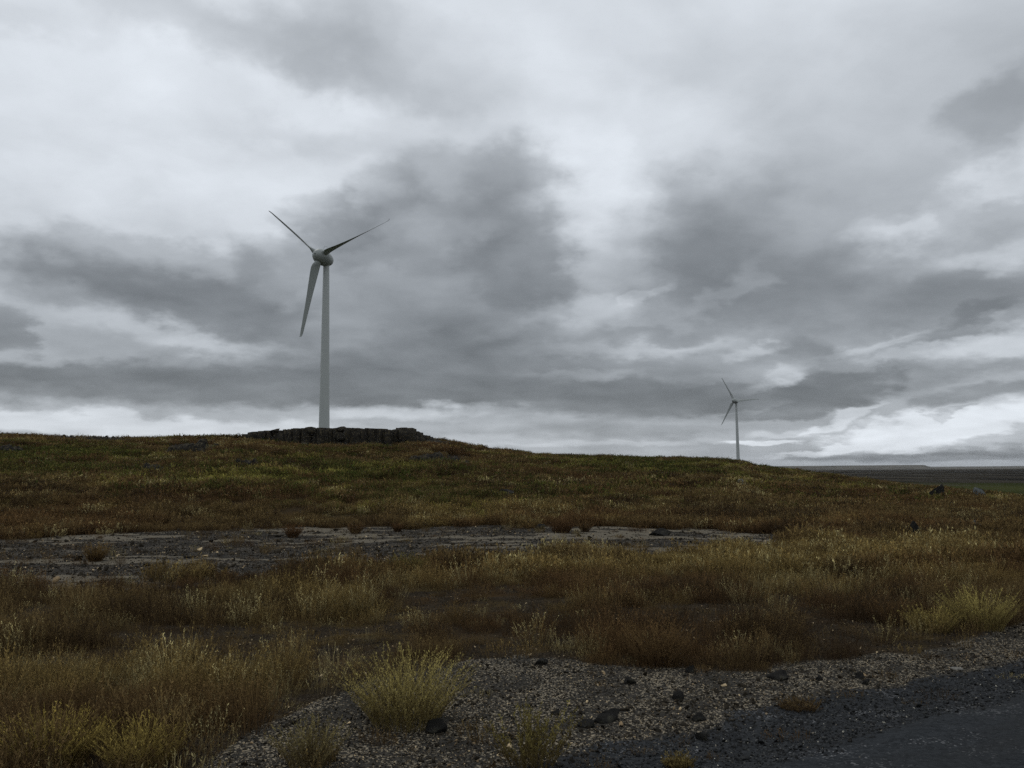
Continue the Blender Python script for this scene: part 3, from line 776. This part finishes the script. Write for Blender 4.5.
# ------------------------------------------------------------------ loose stones of the gravel
psrc = bpy.data.collections.new('pebble_sources')
PM = Mat('pebble'); Pp = PM.n('TexCoord').outputs['Object']
pc = PM.mix(PM.noise(Pp, 3, 5, .7), PM.mix(1.0, PM.attr('tint', 'INSTANCER', 'Color'), (.65, .65, .65), 'MULTIPLY'), PM.mix(1.0, PM.attr('tint', 'INSTANCER', 'Color'), (1.35, 1.35, 1.35), 'MULTIPLY'))
PM.bsdf(pc, .95, .05)
for k in range(6):
    v, f = rock_verts(300 + k, 2, (1, .75, .42), 16, .22)
    o = bpy.data.objects.new('pebble%d' % k, mesh_from('pebble%d' % k, v, f, PM.m, smooth=False)); psrc.objects.link(o)
QX, QR, QS, QT, QI = [], [], [], [], []
DARK = np.array([.024, .0225, .0200]); MIDG = np.array([.064, .059, .051]); PALE = np.array([.40, .35, .26]); BUFF = np.array([.19, .155, .11])
def pebbles(x, y, keep, r0_, r1_, pd, lift=.25):
    cool = sstep(-.7, -.3, road_d(x, y)) * (y < 14)
    k = rng.random(len(x)) < keep; x, y, cool = x[k], y[k], cool[k]; n = len(x)
    s = r0_ * (r1_ / r0_) ** (rng.random(n) ** 1.8)
    QX.append(np.stack([x, y, height(x, y) + s * lift], -1)); QR.append(rng.uniform(0, 6.283, (n, 3)) * np.array([.15, .15, 1]))
    QS.append(np.stack([s, s, s], -1) * rng.uniform(.7, 1.3, (n, 3)))
    pal = np.stack([DARK, MIDG, PALE, BUFF])
    c = pal[rng.choice(4, n, p=pd)]; QT.append(c * rng.uniform(.6, 1.4, (n, 1)) * (np.array([1.12, .98, .78]) * (1 - cool[:, None]) + np.array([.93, 1.0, 1.10]) * cool[:, None])); QI.append(rng.integers(0, 6, n))
x, y = wedge(150000, 2.5, 12, .80); v, r, t, s, b = zones(x, y); pv = v * (1 - r)
clump = sstep(.38, .62, fbm(x / .6, y / .6, 95))
pebbles(x, y, pv * (.25 + .75 * clump), .0025, .0085, [.22, .18, .40, .20])
x, y = wedge(26000, 2.5, 12, .80); v, r, t, s, b = zones(x, y); pebbles(x, y, v * (1 - r), .005, .022, [.62, .30, .05, .03])
x, y = wedge(1500, 2.5, 12, .80); v, r, t, s, b = zones(x, y); pebbles(x, y, v * (1 - r * .9), .018, .05, [.84, .14, .01, .01], .05)
x, y = wedge(110000, 2.5, 12, .80); v, r, t, s, b = zones(x, y); pebbles(x, y, np.maximum(v, b * .8) * (road_d(x, y) < .5), .006, .016, [.74, .24, .01, .01], .1)
x, y = wedge(16000, 2.5, 12, .80); v, r, t, s, b = zones(x, y); pebbles(x, y, v * (1 - r) * sstep(.56, .66, fbm(x / .55, y / .55, 99)), .012, .038, [.72, .27, .005, .005], .1)
x, y = wedge(60000, 10, 27, .74); v, r, t, s, b = zones(x, y); pebbles(x, y, t * (1 - s * .8), .012, .032, [.72, .25, .015, .015], .1)
x, y = wedge(100000, 1.5, 12, .90); v, r, t, s, b = zones(x, y); edge = np.exp(-(road_d(x, y) / .7) ** 2); pebbles(x, y, r * (.35 + .65 * edge), .004, .013, [.50, .44, .04, .02], .2)
x, y = wedge(22000, 2.5, 12, .90); v, r, t, s, b = zones(x, y); edge = np.exp(-((road_d(x, y) + .2) / .6) ** 2); pebbles(x, y, edge, .008, .030, [.78, .20, .01, .01], .2)
x, y = wedge(30000, 2.5, 14, .80); v, r, t, s, b = zones(x, y); pebbles(x, y, .9 * (1 - cover(x, y)) * (1 - v) * (1 - t), .004, .02, [.55, .25, .12, .08])
x, y = wedge(34000, 10, 28, .74); v, r, t, s, b = zones(x, y); pebbles(x, y, t * (1 - s * .75), .012, .05, [.66, .22, .07, .05], .15)
x, y = wedge(1500, 10, 28, .74); v, r, t, s, b = zones(x, y); pebbles(x, y, t * (1 - s * .6), .05, .13, [.80, .18, .01, .01], .05)
scatter('loose_gravel', np.concatenate(QX), np.concatenate(QR), np.concatenate(QS), np.concatenate(QT), np.concatenate(QI), psrc,
        kind='stuff', label='loose dark and pale gravel stones on the verge, road edge and old track', category='gravel')

# ------------------------------------------------------------------ single bushes one can point to
def bush(px, py, wpx, hpx, col, label, name='bush', seed=1, stems=220, flecks=16, fl=.016, width=.003, cat='bush', group=None):
    gx, gy, gz = on_ground(px, py); stems = int(stems * 1.5); width *= 1.35
    W = wpx / FPX * gy; H = hpx / FPX * gy
    B = tuft(seed, stems, W * .28, H * .45, H * 1.12, .8, width, int(flecks * 1.4), fl * .85, seg=5, spread=.45, f0=.30)
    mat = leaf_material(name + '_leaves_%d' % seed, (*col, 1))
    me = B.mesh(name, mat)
    o = link(name, me, loc=(gx, gy + W * .25, gz), label=label, category=cat)
    if group: o['group'] = group
    return o
bush(402, 732, 118, 76, (.42, .36, .14), 'large yellow green bush on the gravel verge with upright feathery stems', seed=401, stems=330, flecks=18, fl=.017)
bush(305, 772, 70, 48, (0.240, 0.206, 0.096), 'small pale bush at the bottom edge left of the yellow green bush', seed=402, stems=130, flecks=14)
bush(532, 775, 80, 66, (0.208, 0.181, 0.061), 'loose olive brown weed standing alone at the bottom edge of the gravel', seed=403, stems=60, flecks=24, fl=.020)
bush(93, 562, 22, 20, (0.192, 0.132, 0.054), 'lone ochre weed clump in the dark stony track at the left', seed=404, stems=110, flecks=8, fl=.03, width=.007, cat='weed')
bush(405, 578, 42, 25, (0.184, 0.157, 0.058), 'rounded olive bush on the near edge of the track', seed=405, stems=240, flecks=9, fl=.03, width=.006)
bush(562, 533, 28, 15, (0.128, 0.076, 0.038), 'rusty brown weed clump growing in the middle of the track', seed=406, stems=120, flecks=8, fl=.04, width=.010, cat='weed')
bush(585, 532, 14, 12, (0.136, 0.091, 0.045), 'narrow brown weed right of the rusty clump on the track', seed=407, stems=60, flecks=8, fl=.04, width=.010, cat='weed')
bush(990, 632, 76, 44, (.42, .36, .13), 'pale yellow weed clump at the right edge beside the verge', seed=408, stems=260, flecks=12, fl=.018, width=.004)
bush(940, 634, 60, 28, (.34, .28, .10), 'lower yellowish weed clump left of the pale yellow clump', seed=409, stems=200, flecks=10, fl=.018, width=.004)
bush(660, 668, 90, 42, (0.168, 0.112, 0.051), 'broad rusty weed clump overhanging the gravel verge', seed=410, stems=300, flecks=10, fl=.016, width=.004)
bush(35, 775, 110, 56, (.38, .30, .09), 'yellow ochre weed clump in the lower left corner', seed=411, stems=300, flecks=10, fl=.016, width=.004)
bush(130, 775, 90, 50, (.36, .285, .09), 'yellow ochre weed clump right of the lower left corner', seed=412, stems=240, flecks=10, fl=.016, width=.004)
bush(680, 770, 40, 16, (0.208, 0.165, 0.064), 'low olive weed patch on the gravel at the road edge', seed=413, stems=90, flecks=8)
bush(805, 713, 60, 14, (0.136, 0.099, 0.051), 'low brown weed strip between verge gravel and road', seed=414, stems=120, flecks=8)
bush(223, 441, 9, 7, (0.088, 0.074, 0.032), 'left one of two small round bushes on the skyline', seed=415, stems=90, flecks=6, fl=.12, width=.04, group='bushes on the skyline')
bush(237, 441, 10, 7.5, (0.096, 0.074, 0.035), 'right one of two small round bushes on the skyline', seed=416, stems=90, flecks=6, fl=.12, width=.04, group='bushes on the skyline')
bush(706, 466, 13, 6, (0.080, 0.074, 0.032), 'dark low bush on the ridge left of the far turbine', seed=417, stems=90, flecks=6, fl=.12, width=.04)
bush(397, 532, 12, 10, (0.128, 0.076, 0.038), 'small brown weed on the far edge of the track', seed=418, stems=60, flecks=8, fl=.04, width=.010, cat='weed')
bush(355, 534, 16, 13, (0.136, 0.086, 0.042), 'brown weed clump at the far edge of the track above the olive bush', seed=419, stems=80, flecks=8, fl=.04, width=.010, cat='weed')
bush(292, 538, 16, 15, (0.136, 0.079, 0.038), 'dark brown weed clump at the track edge left of centre', seed=420, stems=80, flecks=8, fl=.04, width=.010, cat='weed')

# ------------------------------------------------------------------ wind turbines
def paint(name, c):
    M = Mat(name); P = M.n('TexCoord').outputs['Object']
    st = M.noise(M.n('VectorMath', operation='MULTIPLY', i_0=P, i_1=(1, 1, .12)).outputs[0], .9, 5, .6)
    col = M.mix(M.rng(st, .3, .75, 0, .25), c, tuple(x * .72 for x in c))
    M.bsdf(col, .42, .4)
    return M.m
TOWERP = paint('tower_paint', (.41, .43, .415)); BLADEP = paint('blade_paint', (.30, .32, .305)); NACP = paint('nacelle_paint', (.28, .30, .285)); STEEL = paint('steel', (.45, .47, .47))
def lathe(prof, seg=48):
    V = []; a = np.arange(seg) * 2 * math.pi / seg
    for r_, z_ in prof: V.append(np.stack([np.cos(a) * r_, np.sin(a) * r_, np.full(seg, z_)], -1))
    V = np.concatenate(V); F = []
    for k in range(len(prof) - 1):
        for m in range(seg):
            m2 = (m + 1) % seg; F.append((k * seg + m, k * seg + m2, (k + 1) * seg + m2, (k + 1) * seg + m))
    return V, np.array(F)
def airfoil(n=28):
    t = np.linspace(0, 2 * math.pi, n, endpoint=False); x = .5 + .5 * np.cos(t)
    th_ = .6 * (.2969 * np.sqrt(x) - .126 * x - .3516 * x ** 2 + .2843 * x ** 3 - .1015 * x ** 4) * 2
    return np.stack([x - .32, np.where(t < math.pi, 1, -.75) * th_], -1)   # leading edge at -.32
def blade_mesh(beta_tip, beta_root, slim=1.0):
    """local: Z out along the blade, X = direction of travel, Y = rotor axis (upwind)"""
    S = np.array([.9, 1.4, 2.0, 2.8, 3.8, 5, 7, 9, 11, 13, 15, 17, 19, 20.6, 21.3, 21.75, 22.0])
    ch = np.array([1.5, 1.6, 2.1, 2.8, 2.95, 2.75, 2.35, 2.0, 1.7, 1.45, 1.25, 1.08, .92, .80, .66, .5, .26])
    ch = ch * slim
    th_ = np.array([1, .95, .62, .42, .34, .29, .26, .24, .22, .2, .19, .18, .17, .16, .16, .16, .16])
    circ = np.array([1, .9, .45, .12, 0, 0, 0, 0, 0, 0, 0, 0, 0, 0, 0, 0, 0])
    bend = np.array([0] * 13 + [0, .06, .25, .62])
    dense = np.linspace(0, 1, 46); si = np.interp(dense, np.linspace(0, 1, len(S)), np.arange(len(S)))
    f = lambda A: np.interp(si, np.arange(len(S)), A)
    S, ch, th_, circ, bend = map(f, (S, ch, th_, circ, bend))
    af = airfoil(); n = len(af); t = np.linspace(0, 2 * math.pi, n, endpoint=False); ci = np.stack([.5 * np.cos(t), .5 * np.sin(t)], -1)
    V = []
    for s_, c_, t_, k_, b_ in zip(S, ch, th_, circ, bend):
        sec = np.stack([af[:, 0] * c_, af[:, 1] * c_ * t_ / .36 * .95], -1) * (1 - k_) + ci * c_ * k_
        be = math.radians(beta_root + (beta_tip - beta_root) * min(1, max(0, (s_ - 2) / 14)) ** .7)
        cx, cy = math.cos(be), math.sin(be)
        X_ = sec[:, 0] * cx - sec[:, 1] * cy; Y_ = sec[:, 0] * cy + sec[:, 1] * cx
        V.append(np.stack([X_, Y_ + b_, np.full(n, s_)], -1))
    k = len(V); F = []
    for a in range(k - 1):
        for m in range(n):
            m2 = (m + 1) % n; F.append((a * n + m, a * n + m2, (a + 1) * n + m2, (a + 1) * n + m))
    V = np.concatenate(V)
    return mesh_from('blade', V, np.array(F), BLADEP)
BLADE = blade_mesh(62, 86); BLADE_TURNED = blade_mesh(14, 26, .72)
def turbine(hub, yaw, phase, base_z, label, blade=BLADE):
    tilt = R(5)
    n = np.array([-math.sin(yaw) * math.cos(tilt), -math.cos(yaw) * math.cos(tilt), math.sin(tilt)])
    h = np.cross([0, 0, 1], n); h /= np.linalg.norm(h); v = np.cross(n, h)
    hub = np.array(hub); nh = n * np.array([1, 1, 0]); over = 3.2
    tb = hub - nh * over
    root = bpy.data.objects.new('wind_turbine', None); COL.objects.link(root)
    root.location = (tb[0], tb[1], base_z); root['label'] = label; root['category'] = 'wind turbine'; root['group'] = 'wind turbines on the moor'
    O = np.array([tb[0], tb[1], base_z])
    Ht = hub[2] - base_z - 1.9
    prof = []
    for k in range(41):
        t = k / 40; r_ = 1.50 * (1 - t) + .80 * t + .12 * (1 - t) ** 6
        prof.append((r_, t * Ht))
    tv, tf = lathe(prof); tow = link('tower', mesh_from('tower', tv, tf, TOWERP), root)
    fv, ff = lathe([(2.3, -.6), (2.3, .25), (1.75, .3), (1.7, .35)]); link('foundation', mesh_from('foundation', fv, ff, GREYSTONE), root)
    # door with steps
    dv = np.array([(x_, y_, z_) for x_ in (-.45, .45) for y_ in (-1.72, -1.45) for z_ in (1.0, 3.1)])
    dm = bpy.data.meshes.new('door'); dm.from_pydata(dv.tolist(), [], [(0, 4, 5, 1), (0, 1, 3, 2), (4, 6, 7, 5), (2, 3, 7, 6), (1, 5, 7, 3), (0, 2, 6, 4)]); dm.materials.append(STEEL)
    link('door', dm, root)
    yv, yf = lathe([(.86, Ht), (1.02, Ht + .1), (1.02, Ht + .45), (.9, Ht + .6)], 40); link('yaw_ring', mesh_from('yaw_ring', yv, yf, STEEL), root)
    # egg-shaped nacelle: Z local along axis
    Rm = Matrix(((h[0], v[0], n[0]), (h[1], v[1], n[1]), (h[2], v[2], n[2])))
    def egg(z0, z1, s=1.0):
        out = []
        for k in range(25):
            z_ = z0 + (z1 - z0) * k / 24; u_ = z_ / 4.05 if z_ < 0 else z_ / 3.6
            rr = 2.08 * math.sqrt(max(0, 1 - abs(u_) ** 2.05)) * (1 + .06 * u_)
            out.append((max(rr * s, .003), z_))
        return out
    ctr = hub - n * 1.55
    def axial(name, prof, mat):
        a_, b_ = lathe(prof, 56); m = mesh_from(name, a_, b_, mat)
        o = link(name, m, root); o.matrix_local = Matrix.Translation(Vector(ctr - O)) @ Rm.to_4x4()
        return o
    axial('nacelle', egg(-4.04, .62), NACP)
    axial('spinner', egg(.68, 3.59), NACP)
    axial('generator_gap', [(p * .97, z_) for p, z_ in egg(.5, .8)], STEEL)
    for k in range(3):
        a = phase + k * 2 * math.pi / 3
        b = h * math.cos(a) + v * math.sin(a); t = -h * math.sin(a) + v * math.cos(a)
        # blade local frame: X travel, Y upwind axis, Z outward
        M3 = Matrix(((-t[0], n[0], b[0]), (-t[1], n[1], b[1]), (-t[2], n[2], b[2])))
        o = link('blade', blade, root); o.matrix_local = Matrix.Translation(Vector(hub - O)) @ M3.to_4x4()
    # wind vane hoop on the nacelle roof
    top = ctr - n * .9 + v * 2.0
    q = [(math.cos(t_) * .55, math.sin(t_) * .75 + .75) for t_ in np.linspace(-1.2, math.pi + 1.2, 26)]
    cu = bpy.data.curves.new('wind_vane', 'CURVE'); cu.dimensions = '3D'; cu.bevel_depth = .045
    sp = cu.splines.new('POLY'); sp.points.add(len(q) - 1)
    for pt, (a_, b_) in zip(sp.points, q): pt.co = (*(top - O + h * a_ + v * b_), 1)
    tmp = bpy.data.objects.new('tmp', cu); COL.objects.link(tmp)
    dg = bpy.context.evaluated_depsgraph_get(); vm = bpy.data.meshes.new_from_object(tmp.evaluated_get(dg)); bpy.data.objects.remove(tmp)
    vm.materials.clear(); vm.materials.append(STEEL); link('wind_vane', vm, root)
    return root
turbine((-49.916, 219.164, 57.859), .37393, .34511, 2.4, 'near tall grey wind turbine rising behind the dark cliff')
turbine((175.471, 676.378, 55.348), .75, .00379, -4.6, 'small distant wind turbine behind the ridge on the right', BLADE_TURNED)
